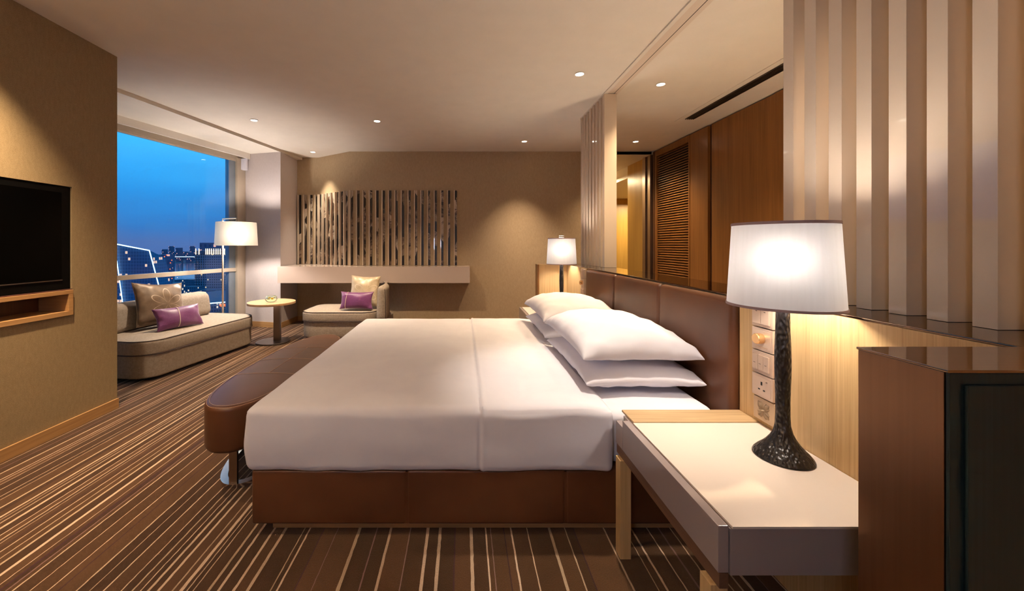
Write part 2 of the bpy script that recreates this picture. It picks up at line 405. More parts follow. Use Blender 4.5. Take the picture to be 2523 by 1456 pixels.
def seg_bar(mb, a, b, w):
    a, b = Vector(a), Vector(b); return mb.tube([a, b], w, 4)

# ------------------------------------------------------------------ camera, world
cam = bpy.data.cameras.new('camera'); co = bpy.data.objects.new('camera', cam); COL.objects.link(co)
co.location = (0, 0, CZ); co.rotation_euler = (PI / 2, 0, 0)
cam.sensor_width = 36; cam.lens = F / 2523 * 36; cam.shift_x = (1261.5 - VX) / 2523; cam.shift_y = -(728 - VY) / 2523
cam.clip_start = .02; cam.clip_end = 8000
sc.camera = co
w = bpy.data.worlds.new('dusk'); sc.world = w; w.use_nodes = True; nt = w.node_tree; nt.nodes.clear()
out = nt.nodes.new('ShaderNodeOutputWorld'); bg = nt.nodes.new('ShaderNodeBackground'); tc = nt.nodes.new('ShaderNodeTexCoord')
sp = nt.nodes.new('ShaderNodeSeparateXYZ'); rp = nt.nodes.new('ShaderNodeValToRGB'); ns = nt.nodes.new('ShaderNodeTexNoise'); ad = nt.nodes.new('ShaderNodeMath'); mu = nt.nodes.new('ShaderNodeMath')
mp = nt.nodes.new('ShaderNodeMapping'); mp.inputs['Scale'].default_value = (3, 3, 14)
nt.links.new(tc.outputs['Generated'], mp.inputs[0]); nt.links.new(mp.outputs[0], ns.inputs['Vector']); ns.inputs['Scale'].default_value = 1.2; ns.inputs['Detail'].default_value = 4
mu.operation = 'MULTIPLY_ADD'; mu.inputs[1].default_value = .07; mu.inputs[2].default_value = -.035
nt.links.new(ns.outputs['Fac'], mu.inputs[0]); ad.operation = 'ADD'
nt.links.new(tc.outputs['Generated'], sp.inputs[0]); nt.links.new(sp.outputs['Z'], ad.inputs[0]); nt.links.new(mu.outputs[0], ad.inputs[1])
nt.links.new(ad.outputs[0], rp.inputs[0]); nt.links.new(rp.outputs[0], bg.inputs[0]); nt.links.new(bg.outputs[0], out.inputs[0])
e = rp.color_ramp.elements; e[0].position = 0; e[0].color = (*s2l((72, 104, 160)), 1); e[1].position = 1; e[1].color = (.03, .3, .8, 1)
for p, c in ((.04, (52, 112, 178)), (.11, (44, 140, 212)), (.2, (56, 172, 240)), (.3, (66, 188, 252))):
    x = e.new(p); x.color = (*s2l(c), 1)
bg.inputs[1].default_value = .76

# ------------------------------------------------------------------ room shell
H, HS = 2.70, 2.66
# window line
def wl(d, off=0.): return (-3.40 + .26 * (d - 6) + off * .968, d - off * .252)
def wq(d0, d1, o0, o1): return [wl(d0, o0), wl(d0, o1), wl(d1, o1), wl(d1, o0)]
# carpet floor: long woven stripes running towards the back wall
xs_fore = [(20, 14, 't'), (150, 5, 't'), (187, 8, 't'), (285, 5, 'd'), (380, 4, 'p'), (530, 15, 't'), (650, 6, 'p'), (745, 12, 't'), (880, 5, 'p'), (1000, 14, 't'), (1085, 15, 't'),
           (1187, 6, 'd'), (1296, 15, 't'), (1396, 7, 't'), (1430, 4, 'p'), (1520, 5, 'd'), (1570, 8, 't'), (1680, 5, 't'), (1835, 13, 't'), (1942, 6, 't'), (2000, 6, 'd'), (2210, 8, 't'), (2350, 4, 't'), (2400, 9, 't'), (2510, 6, 't')]
stripes = [((600 + x / 2.2936 - VX) / F * 1.408, wd / 2.2936 / F * 1.408 * 1.35, k) for x, wd, k in xs_fore]
x = stripes[0][0] - .05
while x > -4.55:
    k = R.choices('tttpd', [5, 5, 4, 2, 1])[0]; wd = R.choice([.003, .004, .005, .006, .010, .013]) if k == 't' else R.choice([.004, .006, .010])
    stripes.append((x, wd, k)); x -= R.choice([.018, .026, .034, .045, .06]) + wd
x = stripes[24][0] + .05
while x < 6.4:
    k = R.choices('tttpd', [5, 5, 4, 2, 1])[0]; wd = R.choice([.003, .005, .007, .011]); stripes.append((x, wd, k)); x += R.choice([.03, .045, .06]) + wd
stripes.sort()
PILE = {'t': [(.50, .36, .25), (.58, .42, .30), (.42, .30, .20)], 'p': [(.23, .14, .125), (.18, .10, .09)], 'd': [(.035, .012, .014), (.05, .016, .022)],
        'b': [(.058, .026, .009), (.072, .033, .012), (.048, .021, .007), (.084, .039, .015)]}
bands, xp = [], -4.6
for (xc, wd, k) in stripes:
    bands.append((xp, xc - wd / 2, R.choice(PILE['b']))); bands.append((xc - wd / 2, xc + wd / 2, R.choice(PILE[k]))); xp = xc + wd / 2
bands.append((xp, 6.4, PILE['b'][0]))
ys = [-1.7, 0.6, 1.0] + [1.0 + .022 * k for k in range(1, 105)] + [3.31 + .045 * k for k in range(1, 72)] + [8., 10.2]
edges = [bands[0][0]] + [b[1] for b in bands]
fv, ff, fc = [], [], []
for j, y in enumerate(ys):
    for i, xe in enumerate(edges):
        jt = .0016 * noise.noise(Vector((xe * 40, y * 55, 3))) + .0008 * (R.random() - .5)
        fv.append((xe + (jt if 0 < i < len(edges) - 1 else 0), y, 0))
ne = len(edges)
for j in range(len(ys) - 1):
    for i in range(ne - 1):
        ff.append((j * ne + i, j * ne + i + 1, (j + 1) * ne + i + 1, (j + 1) * ne + i)); fc.append(bands[i][2])
me = bpy.data.meshes.new('floor'); me.from_pydata(fv, [], ff); me.materials.append(MATS['carpet'])
ca = me.color_attributes.new('pile', 'FLOAT_COLOR', 'CORNER')
buf = []
for c in fc: buf += [c[0], c[1], c[2], 1.0] * 4
ca.data.foreach_set('color', buf)
o = bpy.data.objects.new('floor', me); COL.objects.link(o); struct(o)
struct(MB().prism([(-4.7, -1.7), (3.2, -1.7), (3.2, 6.7), (-3.25, 6.7), wl(6.1, -.12), wl(2.7, -.12), (-4.7, 2.7)], H, H + .1).build('ceiling', 'ceiling_paint'))
# lower soffit along the window bay
ra, rb_ = (-3.335, 2.75), (-2.655, 6.45)
struct(MB().prism([wl(2.75, -.1), ra, rb_, (-3.3, 6.5), wl(6.1, -.1)], HS, H - .0005).build('ceiling_window_bay', 'ceiling_paint'))
struct(MB().prism(wq(2.7, 6.03, .10, .125), 2.575, HS).build('trim_1', 'white_paint'))             # pelmet board
struct(MB().prism(wq(2.7, 6.08, -.12, .0), 2.545, 2.66).build('trim_2', 'frame_metal'))            # window head
win = struct(bpy.data.objects.new('window_1', None)); COL.objects.link(win)
fr = MB()
fr.prism(wq(2.7, 5.90, -.05, .0), .80 + .055, .80 + .11)            # rail
fr.prism(wq(2.7, 5.90, -.05, .0), .02, .09)
fr.prism(wq(2.7, 6.0, -.05, .0), 2.52, 2.545)
fr.build('window_frame', 'frame_metal', win, .004)
MB().prism(wq(5.79, 5.90, -.09, -.02), .02, 2.545).build('jamb', 'frame_cool', win)
MB().prism(wq(5.90, 6.05, -.09, .02), .02, 2.575).build('jamb', 'frame_metal', win, .004)
MB().prism(wq(2.7, 5.80, -.045, -.037), .09, .855).build('lower_pane', 'window_glass', win)
MB().prism(wq(2.7, 5.80, -.045, -.037), .91, 2.52).build('upper_pane', 'window_glass', win)
struct(MB().prism(wq(2.5, 6.1, -.15, 0), -.3, .02).build('trim_3', 'frame_metal'))
# column between the window and the alcove
colp = [(-3.345, 6.035), (-2.75, 5.882), (-2.74, 6.5), (-3.2, 6.62)]
struct(MB().prism(colp, 0, HS - .0005).build('wall_window', 'wall_cool'))
struct(MB().prism([(-3.60, 6.06), (-3.345, 6.05), (-3.2, 6.62), (-3.6, 6.62)], 0, H - .001).build('wall_window_return', 'wall_cool'))
# back wall with the alcove and its slanted cheek
struct(MB().prism([(-2.739, 6.45), (-2.385, 6.45), (-1.75, 6.03), (2.2, 6.03), (2.2, 6.68), (-2.739, 6.68)], 0, H - .001).build('wall_back', 'wall_textile'))
# television wall, with a recess for the screen
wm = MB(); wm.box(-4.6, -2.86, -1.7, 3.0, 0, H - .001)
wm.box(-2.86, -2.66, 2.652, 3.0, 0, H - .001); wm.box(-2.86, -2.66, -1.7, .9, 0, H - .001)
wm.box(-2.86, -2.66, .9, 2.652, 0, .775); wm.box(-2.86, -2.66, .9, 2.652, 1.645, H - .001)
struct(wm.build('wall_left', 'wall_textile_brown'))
struct(MB().box(-2.6595, -2.645, -1.7, 3.0, 0, .075).build('baseboard_left', 'oak_base', None, .003))
def board(name, pts, h=.08, t_=.012):
    m = MB()
    for (a, b) in zip(pts[:-1], pts[1:]):
        a, b = Vector(a), Vector(b); d = (b - a).normalized(); n = Vector((d.y, -d.x))
        m.prism([a + n * .0006, b + n * .0006, b + n * t_, a + n * t_], 0, h)
    return struct(m.build(name, 'oak_base', None, 0))
board('baseboard_window', [(-3.345, 6.035), (-2.75, 5.882)])
board('baseboard_alcove', [(-2.749, 5.886), (-2.739, 6.44)])
board('baseboard_back', [(-2.72, 6.45), (-2.385, 6.45), (-1.75, 6.03), (1.3, 6.03)])
# behind the camera
struct(MB().box(-2.66, 3.2, -1.8, -1.7, 0, H).build('wall_rear', 'walnut_dark'))
# corridor side
struct(MB().box(3.03, 3.2, -1.7, 6.92, 0, H - .001).build('wall_right', 'yellow_wood'))
struct(MB().box(2.93, 3.03, 6.30, 6.92, 0, 2.65).build('wall_passage', 'yellow_wood'))
struct(MB().box(2.2, 6.4, 6.035, 10.2, 2.651, 2.71).build('ceiling_passage', 'white_paint'))
struct(MB().box(2.93, 3.2, 6.92, 10.2, 2.44, 2.65).build('wall_passage_header', 'white_paint'))
struct(MB().box(3.2, 6.4, 6.92, 10.2, 2.44, 2.50).build('ceiling_lobby', 'white_paint'))
struct(MB().box(2.2, 6.4, 10.0, 10.2, 0, 2.65).build('wall_lobby', 'yellow_wood'))
struct(MB().box(2.1, 2.2, 6.69, 10.2, 0, 2.65).build('wall_passage_inner', 'wall_textile'))
struct(MB().box(6.3, 6.4, 6.92, 10.0, 0, 2.44).build('wall_lobby_right', 'yellow_wood'))
struct(MB().box(3.2, 6.4, 6.82, 6.92, 0, 2.44).build('wall_lobby_near', 'yellow_wood'))
struct(MB().box(2.2, 2.93, 6.035, 6.06, 2.664, H - .001).build('trim_4', 'white_paint'))
struct(MB().box(2.2, 2.93, 6.035, 6.06, 2.652, 2.6635).build('trim_12', 'walnut_dark'))
jm = MB(); jm.box(2.90, 2.95, 6.19, 6.29, 0, 2.65); jm.box(2.905, 2.95, 6.04, 6.12, 0, 2.65)
struct(jm.build('trim_5', 'steel', None, .003))
struct(box('trim_6', 'dark_brown', None, 2.915, 2.95, 6.125, 6.185, 0, 2.65))

# ------------------------------------------------------------------ wardrobe wall in the corridor
wd = thing('wardrobe', 'long walnut wardrobe with a louvred door and a plain sliding door behind the headboard', 'wardrobe', (2.95, 0, 0))
box('side_panel', 'walnut_dark', wd, -.01, .075, 5.97, 6.03, 0, 2.685)
fm = MB(); fm.box(-.005, .07, 5.93, 5.965, 0, 2.685); fm.box(-.005, .07, 5.06, 5.09, 0, 2.685); fm.box(-.005, .07, 5.09, 5.93, 2.60, 2.685); fm.box(-.005, .07, 5.09, 5.93, 0, .10)
ld = fm.build('louvre_door', 'walnut', wd, .002)
sl = MB(); z = .12
while z < 2.595:
    sl.hexa([(.012, 5.09, z), (.012, 5.93, z), (.045, 5.93, z + .020), (.045, 5.09, z + .020)], [(.012, 5.09, z + .010), (.012, 5.93, z + .010), (.045, 5.93, z + .030), (.045, 5.09, z + .030)]); z += .0345
sl.build('louvres', 'walnut', ld)
box('backing', 'dark_void', ld, .05, .06, 5.09, 5.93, .1, 2.6)
box('fixed_panel', 'walnut', wd, .0, .075, 4.69, 5.055, 0, 2.685, .002)
box('dark_reveal', 'dark_brown', wd, .03, .075, 4.63, 4.69, 0, 2.685)
box('sliding_door', 'walnut', wd, .008, .05, 3.69, 4.63, 0.01, 2.685, .002)
box('fixed_panel', 'walnut', wd, .0, .075, 3.30, 3.686, 0, 2.685, .002)
box('fixed_panel', 'walnut', wd, .0, .075, 2.2, 3.296, 0, 2.685, .002)

# air grille in the corridor ceiling
ag = thing('air_grille', 'long dark linear air grille set in the corridor ceiling', 'vent', (2.60, 3.4, H))
fm = MB(); fm.box(-.12, .24, -1.6, 1.16, -.006, -.0005); fm.build('frame', 'white_paint', ag)
gm = MB()
for k in range(5): gm.box(-.055 + k * .022, -.049 + k * .022, -1.6, 1.06, -.014, -.0075)
box('throat', 'dark_void', ag, -.06, .055, -1.6, 1.06, -.0075, -.0062)
gm.build('louvres', 'steel_dark', ag)

# ceiling channel that takes the slat screens
ch = MB(); ch.box(1.345, 1.375, -1.7, 4.45, H - .012, H - .0005); ch.box(1.375, 1.44, -1.7, 4.45, H - .006, H - .0005, 1); ch.box(1.44, 1.445, -1.7, 4.45, H - .0065, H - .0005, 2); ch.box(1.445, 1.48, -1.7, 4.45, H - .006, H - .0005, 1)
struct(ch.build('trim_7', None, None, 0, 35, False, ['white_paint', 'lacquer', 'socket_dark']))

# ------------------------------------------------------------------ low wall behind the bed
struct(MB().box(1.20, 1.46, -1.7, 4.60, 0, 1.028).build('wall_headboard', 'oak'))
struct(MB().box(1.178, 1.465, .5, 4.60, 1.0285, 1.036).build('trim_8', 'bronze_ledge', None, .002))
struct(MB().box(1.176, 1.199, .82, 1.655, .0, 1.028).build('trim_9', 'oak', None, .001))
struct(MB().box(1.176, 1.199, 3.70, 4.40, .0, 1.028).build('trim_10', 'oak', None, .001))

def slat_screen(name, label, ys_, zb, side_end=None):
    r = thing(name, label, 'screen', (1.40, (ys_[0] + ys_[-1]) / 2, zb))
    for y in ys_:
        box('slat', 'slat_lacquer', r, -.055, .062, y - r.location.y, y + .05 - r.location.y, 0.0005, H - zb - .013, .0015)
    return r
slat_screen('slat_screen', 'near screen of tall cream lacquered slats standing above the bedside lamp at right', [1.585 - .101 * k for k in range(13)], 1.036)
slat_screen('slat_screen', 'far screen of cream lacquered slats near the back wall by the far lamp', [3.70 + .098 * k for k in range(8)], 1.036)

# headboard
hb = thing('headboard', 'brown leather headboard of three upholstered panels behind the pillows', 'headboard', (1.199, 2.62, 0))
for (a, b) in ((3.64, 2.966), (2.96, 2.286), (2.28, 1.662)):
    m = MB(); roundbox(m, -.050, .0, b - 2.62, a - 2.62, .002, 1.024, .024, .06, lambda p: Vector((p.x - .008 * math.sin(PI * min(1, max(0, (p.z - .0) / 1.02))) * (1 if p.x < -.025 else 0), p.y, p.z)))
    m.build('leather_panel', 'leather', hb, 0, 60)
# end partitions
wp = thing('end_partition', 'bronze clad end partition with dark green face and polished top in the near right corner', 'partition', (1.0, .74, 0))
box('body', 'bronze', wp, -.17, 1.0, -.068, .078, 0, 1.031, .001)
box('top_cap', 'bronze_polished', wp, -.172, 1.0, -.0755, .08, 1.0315, 1.0365, .001)
fp = MB(); fp.box(-.168, 1.0, -.0745, -.0685, 0, 1.031)
fpo = fp.build('front_face', 'teal_panel', wp, .001)
fq = MB(); fq.box(-.145, 1.0, -.081, -.075, .02, 1.012); fq.build('raised_panel', 'teal_panel', fpo, .002)
wp2 = thing('end_partition', 'pale oak end partition behind the far bedside lamp', 'partition', (1.0, 4.48, 0))
box('body', 'oak', wp2, -.135, .20, -.075, .075, 0, 1.03, .001)
box('dark_edge', 'walnut', wp2, -.15, -.1352, -.07, .075, 0, 1.03)

# ------------------------------------------------------------------ nightstands, switches, lamps
def nightstand(label, y_in, sgn, name='nightstand'):
    # y_in: end against the bed; body extends away from the bed by sgn
    r = thing(name, label, 'nightstand', (.90, y_in, 0))
    def Y(a): return sgn * a
    def b(n, mt, x0, x1, a, c, z0, z1, bv=.002, par=None): return box(n, mt, par or r, x0 - .9, x1 - .9, Y(a), Y(c), z0, z1, bv)
    b('carcass', 'lacquer_taupe', .668, 1.172, .02, .668, .425, .542)
    b('lacquer_top', 'lacquer', .672, 1.174, .102, .670, .5425, .549, .001)
    b('oak_top_strip', 'oak_top', .675, 1.174, -.015, .1, .5425, .552)
    df = b('drawer_front', 'lacquer_taupe', .637, .664, .085, .668, .432, .550)
    b('finger_notch', 'lacquer_taupe', .637, .664, .02, .0845, .432, .523, .002)
    b('apron_rail', 'rail_wood', .640, .664, .02, .668, .392, .4315)
    for (xa, ya) in ((.626, .045), (1.12, .045), (.626, .61), (1.12, .61)):
        b('leg', 'oak', xa, xa + .044, ya, ya + .046, 0, .3915 if xa < .65 else .4245, .002)
    return r
nightstand('cream lacquered nightstand with oak strip and legs in the right foreground', 1.640, -1)
nightstand('cream nightstand mostly hidden behind the far pillows', 3.74, 1)

def switch_stack(label, y0, sgn, zs, kinds):
    r = thing('switch_panel', label, 'switches', (1.1755, y0, 0))
    h = .0445
    for z, k in zip(zs, kinds):
        if k == 'carved':
            p = box('carved_tile', 'carved', r, -.016, 0, -.052, .052, z - .043, z + .043, .002)
            m = MB()
            for q in range(4):
                a = PI / 4 + q * PI / 2
                for (ro, ln, wd_) in ((.0, .036, .010), (.38, .030, .006), (-.38, .030, .006)):
                    vs = []; ca, sa = math.cos(a + ro), math.sin(a + ro)
                    def lobe(u, v):
                        t_ = u * 2 * PI; rr = math.sin(v * PI)
                        l_ = .004 + ln * (v); ww = wd_ * rr * math.cos(t_); hh = .006 * rr * abs(math.sin(t_))
                        return (-.0155 - hh, l_ * ca - ww * sa, z + l_ * sa + ww * ca)
                    m.grid(lobe, 12, 8)
            m.lathe([(.001, -.003), (.006, 0), (.001, .003)], 12, (-.018, 0, z))
            m.build('relief', 'carved', p)
            continue
        p = box('wall_plate', 'champagne', r, -.022, 0, -.052, .052, z - h + .001, z + h - .001, .002)
        inner = box('inset', 'champagne', p, -.0235, -.0215, -.044, .044, z - .034, z + .034, .001)
        if k == 'two':
            for s in (-1, 1): box('rocker', 'champagne', p, -.028, -.0236, s * .021 - .0195, s * .021 + .0195, z - .031, z + .031, .001)
            for s in (-1, 1): box('mark', 'socket_dark', p, -.0284, -.0281, s * .021 - .004, s * .021 + .004, z + .016, z + .018)
        if k == 'three':
            for s in (-1, 0, 1):
                box('rocker', 'champagne', p, -.028 - .002 * (s != 0), -.0236, s * .028 - .0125, s * .028 + .0125, z - .028, z + .030, .001)
                box('mark', 'socket_dark', p, -.0308, -.0305, s * .028 - .005, s * .028 + .005, z - .004, z - .0025)
        if k == 'dimmer':
            m = MB(); m.lathe([(.019, 0), (.0205, .004), (.020, .022), (.018, .0245), (.001, .0245)], 32)
            kn = m.build('knob', 'gold_edge', p); kn.location = (-.0236, 0, z + .004); kn.rotation_euler = (0, -PI / 2, 0)
            box('legend', 'gold_edge', p, -.0238, -.0235, -.03, .03, z - .030, z - .0285)
        if k == 'socket':
            hm = MB(); hm.box(-.0241, -.0236, -.004, .004, z + .004, z + .017); hm.box(-.0241, -.0236, -.017, -.008, z - .016, z - .011); hm.box(-.0241, -.0236, .008, .017, z - .016, z - .011)
            hm.lathe([(.001, 0), (.003, 0), (.003, .001), (.001, .001)], 10, (-.0245, sgn * .026, z + .022))
            hm.build('socket_holes', 'socket_dark', p)
    return r
zs = [.977, .886, .796, .706, .613]
switch_stack('champagne switch and socket stack above the near nightstand', 1.502, -1, zs, ['two', 'dimmer', 'three', 'socket', 'carved'])
switch_stack('champagne switch stack between far lamp and headboard', 3.755, 1, zs, ['two', 'dimmer', 'three', 'socket', 'carved'])

def table_lamp(label, x, y, zt, finial):
    r = thing('table_lamp', label, 'lamp', (x, y, zt), 0, None)
    prof = [(.078, 0), (.083, .004), (.080, .010), (.072, .020), (.060, .032), (.048, .045), (.036, .063), (.027, .082), (.0215, .105), (.0195, .14), (.020, .20), (.0225, .29), (.0225, .34), (.020, .42), (.0185, .50), (.0175, .54), (.006, .545)]
    m = MB(); dense = []
    for (a, b) in zip(prof[:-1], prof[1:]):
        k = max(1, int((b[1] - a[1]) / .006)); dense += [(a[0] + (b[0] - a[0]) * i / k, a[1] + (b[1] - a[1]) * i / k) for i in range(k)]
    dense.append(prof[-1]); m.lathe(dense, 56); m.build('hammered_stand', 'hammered', r, 0, 60)
    m = MB(); m.lathe([(.155, .50), (.1405, .772)], 72, closed=False); sh = m.build('lamp_shade', 'shade_fabric', r, 0, 60)
    m = MB(); m.lathe([(.1572, .498), (.1572, .506), (.1535, .506), (.1535, .498), (.1572, .498)], 72, closed=False); m.build('trim_band', 'shade_trim', sh); m = MB(); m.lathe([(.1425, .766), (.1422, .775), (.1385, .775), (.1385, .766), (.1425, .766)], 72, closed=False)
    m.build('trim_band', 'shade_trim', sh)
    m = MB(); m.lathe([(.004, .545), (.012, .548), (.012, .575), (.004, .58)], 20); 
    for k in range(3):
        a = 2 * PI * k / 3 + .4; m.tube([(.0, 0, .765), (.139 * math.cos(a), .139 * math.sin(a), .765)], .0015, 6)
    m.tube([(0, .0, .57), (.045, 0, .62), (.045, 0, .72), (0, 0, .765)], .0015, 6)
    m.build('harp', 'steel', r)
    if finial:
        m = MB(); m.tube([(0, 0, .765), (0, 0, .782)], .003, 8); m.tube([(-.026, 0, .782), (.026, 0, .782), (.026, 0, .800), (-.026, 0, .800)], .003, 6, True); m.build('finial', 'chrome', r)
    b = bpy.data.lights.new('bulb', 'POINT'); b.energy = LAMP_W; b.color = (1, .87, .74); b.shadow_soft_size = .06
    bo = bpy.data.objects.new('bulb', b); COL.objects.link(bo); bo.location = (x, y, zt + .655)
    return r
LAMP_W = 9.6
table_lamp('black hammered table lamp with lit white drum shade on the near nightstand', 1.06, 1.29, .5495, False)
table_lamp('small lit table lamp with black stand beyond the far pillows', 1.045, 4.12, .5495, True)

# ------------------------------------------------------------------ bed
bed = thing('bed', 'king bed with brown leather base and white mattress', 'bed', (.11, 2.68, 0))
def bx(x): return x - .11
def by(y): return y - 2.68
m = MB(); xs_ = [-.905, -.24, .44, 1.12]
for a, b in zip(xs_[:-1], xs_[1:]): roundbox(m, bx(a) + .0012, bx(b) - .0012, by(1.665), by(3.70), .055, .287, .012, .2)
m.build('leather_base', 'leather', bed)
box('seam_backing', 'leather', bed, bx(-.88), bx(1.11), by(1.668), by(3.69), .06, .28)
box('plinth', 'oak_base', bed, bx(-.84), bx(1.10), by(1.722), by(3.66), .0, .054, .003)
m = MB()
def matt(p):
    k = .010 * noise.noise(p * 5) + .004 * noise.noise(p * 16)
    return Vector((p.x, p.y + (k if p.y < by(2) else 0), p.z + k * .5))
roundbox(m, bx(-.875), bx(1.115), by(1.685), by(3.68), .2885, .536, .055, .05, matt); m.build('mattress', 'linen', bed, 0, 60)
# duvet: a shell draped over the mattress
dv = thing('duvet', 'smooth white duvet drawn over the bed and turned back at the pillows', 'duvet', (-.14, 2.68, .29))
DX0, DX1, DY0, DY1, DZ = -.935, .655, 1.652, 3.715, .553
def duv(p):
    X, Y, Z = p.x - .14, p.y + 2.68, p.z + .29
    t_ = min(1, max(0, (X - .075) / .018)); step = t_ * t_ * (3 - 2 * t_) * .004
    ridge = .006 * math.exp(-((X - .088) / .008) ** 2) - .006 * math.exp(-((X - .070) / .006) ** 2)
    top = 1 if p.z > .25 else 0
    w_ = .006 * noise.noise(Vector((X * 3, Y * 2.2, 1))) + .0022 * noise.noise(Vector((X * 11, Y * 6, 4)))
    q = Vector(p)
    cr_ = max(0, 1 - ((X + .14) / .8) ** 4) * max(0, 1 - ((Y - 2.68) / 1.03) ** 6)
    if p.z > .20: q.z += w_ + (step + ridge) * top + .022 * cr_ * top
    f_ = max(0, 1 - p.z / .26)
    side = .005 * math.sin(PI * min(1, max(0, p.z / .27))) + .006 * noise.noise(Vector((X * 4, Y * 4, Z * 9))) * (1 if p.z < .24 else .3)
    if Y < 1.8: q.y -= side + (step + ridge) * .8
    if Y > 3.6: q.y += side
    if X < -.8: q.x -= side
    if p.z < .03: q.z += .006 * noise.noise(Vector((X * 7, Y * 7, 2)))
    if X > .5:
        q.x += .035 * noise.noise(Vector((Y * 1.7, 5, 1))) * ((X - .5) / .155)
        q.z -= .012 * ((X - .5) / .155) ** 2 * top
    return q
m = MB(); roundbox(m, DX0 + .14, DX1 + .14, DY0 - 2.68, DY1 - 2.68, -.012, DZ - .29, .040, .008, duv, skip=('z-', 'x+'))
m.v = m.v; dvo = m.build('cover', 'linen', dv, 0, 70)
so = dvo.modifiers.new('thick', 'SOLIDIFY'); so.thickness = .022; so.offset = -1
# pillows
def pillow(label, x, y, z, L, W, Hh, up, dn, seed, rz=PI / 2):
    m = pillow_mb(L, W, Hh, .055, .36, 34, .010, seed, post=lambda p: Vector((p.x, p.y, p.z * (up if p.z > 0 else dn) - .016 * (abs(p.x) / (L / 2)) ** 6)))
    o = m.build('pillow', 'linen', None, 0, 80, True)
    o.location = (x, y, z); o.rotation_euler = Euler((0, 0, rz)); tag(o, label, 'pillow', 'white pillows on the bed'); return o
PX = .855
pillow('lower white pillow of the near pair at the bed head', PX, 2.24, .616, .86, .56, .175, .70, .80, 1)
pillow('upper white pillow of the near pair, on top by the near lamp', PX - .005, 2.26, .728, .87, .57, .20, 1.28, .46, 2)
pillow('lower white pillow of the far pair beneath another pillow', PX, 3.15, .616, .82, .56, .175, .70, .80, 3)
pillow('upper white pillow of the far pair below the far lamp', PX - .005, 3.15, .728, .84, .57, .20, 1.28, .46, 4)

# ------------------------------------------------------------------ leather bench at the foot
bn = thing('bench', 'oval brown leather bench with white stitching and a chrome foot at the bed end', 'bench', (-1.19, 2.69, 0))
BA, BB = .235, .79
so_ = sellipse(0, 0, BA, BB, 2.35, 120)
m = MB(); m.slab(so_, .222, .455, .022, .03, .012, 7, 5); cu = m.build('cushion', 'leather', bn, 0, 60)
def inset(o_, d): 
    return [(p[0] * (1 - d / BA), p[1] * (1 - d / BB)) for p in o_]
st = MB()
for d in (.010, .024):
    P = inset(so_, d); st.tube([(p[0], p[1], .4545 + (.003 if d > .02 else -.004)) for p in P], .0011, 5, True)
st.tube([(0, -BB * .0 + y, .4685 - .012 * (abs(y) / BB) ** 2) for y in [-.30, -.15, 0, .15, .30]], .0011, 5)
for y in (-.30, .0, .30):
    xm = BA * (1 - (abs(y) / BB) ** 2.35) ** (1 / 2.35) - .02
    st.tube([(x, y, .4685 - .012 * max((x / xm) ** 2, (y / BB) ** 2)) for x in [xm * k / 8 for k in range(-8, 9)]], .0011, 5)
st.build('stitching', 'stitch', cu)
ring = sellipse(0, 0, .195, .685, 2.3, 100)
m = MB(); 
a_o = [(p[0] * 1.0, p[1]) for p in ring]; n_ = len(ring)
m.slab(ring, .0, .016, .002, .002); 
# a flat chrome ring lying on the carpet
rm = MB(); inn = sellipse(0, 0, .155, .645, 2.3, 100)
vs = [(p[0], p[1], .001) for p in ring] + [(p[0], p[1], .001) for p in inn] + [(p[0], p[1], .018) for p in ring] + [(p[0], p[1], .018) for p in inn]
fs = []
for i in range(n_):
    j = (i + 1) % n_
    fs += [(i, n_ + i, n_ + j, j), (2 * n_ + i, 2 * n_ + j, 3 * n_ + j, 3 * n_ + i), (i, j, 2 * n_ + j, 2 * n_ + i), (n_ + i, 3 * n_ + i, 3 * n_ + j, n_ + j)]
rm.add(vs, fs); rm.build('foot_ring', 'chrome', bn)
for s in (-1, 1):
    box('leg', 'steel', bn, -.021, .021, s * .665 - .008, s * .665 + .008, .018, .224, .001)

# ------------------------------------------------------------------ chaises, cushions
def pipe_loop(out, z, r=.004): return MB().tube([(p[0], p[1], z) for p in out], r, 6, True)
c1 = thing('chaise_longue', 'beige upholstered chaise in front of the window with brown and purple cushions', 'chaise', (-2.83, 3.48, 0), math.atan2(1, .172))
pl = rrect(0, 1.50, 0, .78, [.20, .22, .12, .12])
pb = rrect(.012, 1.488, .012, .768, [.19, .21, .11, .11])
MB().slab(pb, .03, .245, .012, .02, 0).build('base', 'chaise_fabric', c1, 0, 60)
se = MB().slab(pl, .247, .375, .03, .012, .022, 7).build('seat_cushion', 'chaise_fabric', c1, 0, 60)
pipe_loop([(p[0] * .985 + .011, p[1] * .985 + .006) for p in pl], .371).build('piping', 'piping', se)
pipe_loop(pl, .247, .0045).build('piping', 'piping', se)
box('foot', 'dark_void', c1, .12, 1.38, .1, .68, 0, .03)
m = MB(); roundbox(m, .0, 1.37, .55, .77, .376, .672, .075, .06, lambda p: Vector((p.x - .05 * max(0, p.z - .5) * (1 if p.x > 1 else 0), p.y + .12 * (p.z - .376) * (1 if p.y < .66 else .2), p.z)))
m.build('backrest', 'chaise_fabric', c1, 0, 70)
c2 = thing('chaise_longue', 'beige upholstered chaise under the wall shelf with gold and purple cushions', 'chaise', (-1.60, 5.48, 0))
pl = rrect(-.56, .58, -.38, .38, [.20, .16, .08, .16])
pb = rrect(-.548, .568, -.368, .368, [.19, .15, .07, .15])
MB().slab(pb, .03, .245, .012, .02, 0).build('base', 'chaise_fabric', c2, 0, 60)
pl2 = rrect(-.56, .45, -.38, .38, [.20, .16, .06, .16])
se = MB().slab(pl2, .247, .370, .03, .012, .022, 7).build('seat_cushion', 'chaise_fabric', c2, 0, 60)
pipe_loop([(p[0] * .985, p[1] * .985) for p in pl2], .366).build('piping', 'piping', se)
pipe_loop(pl2, .247, .0045).build('piping', 'piping', se)
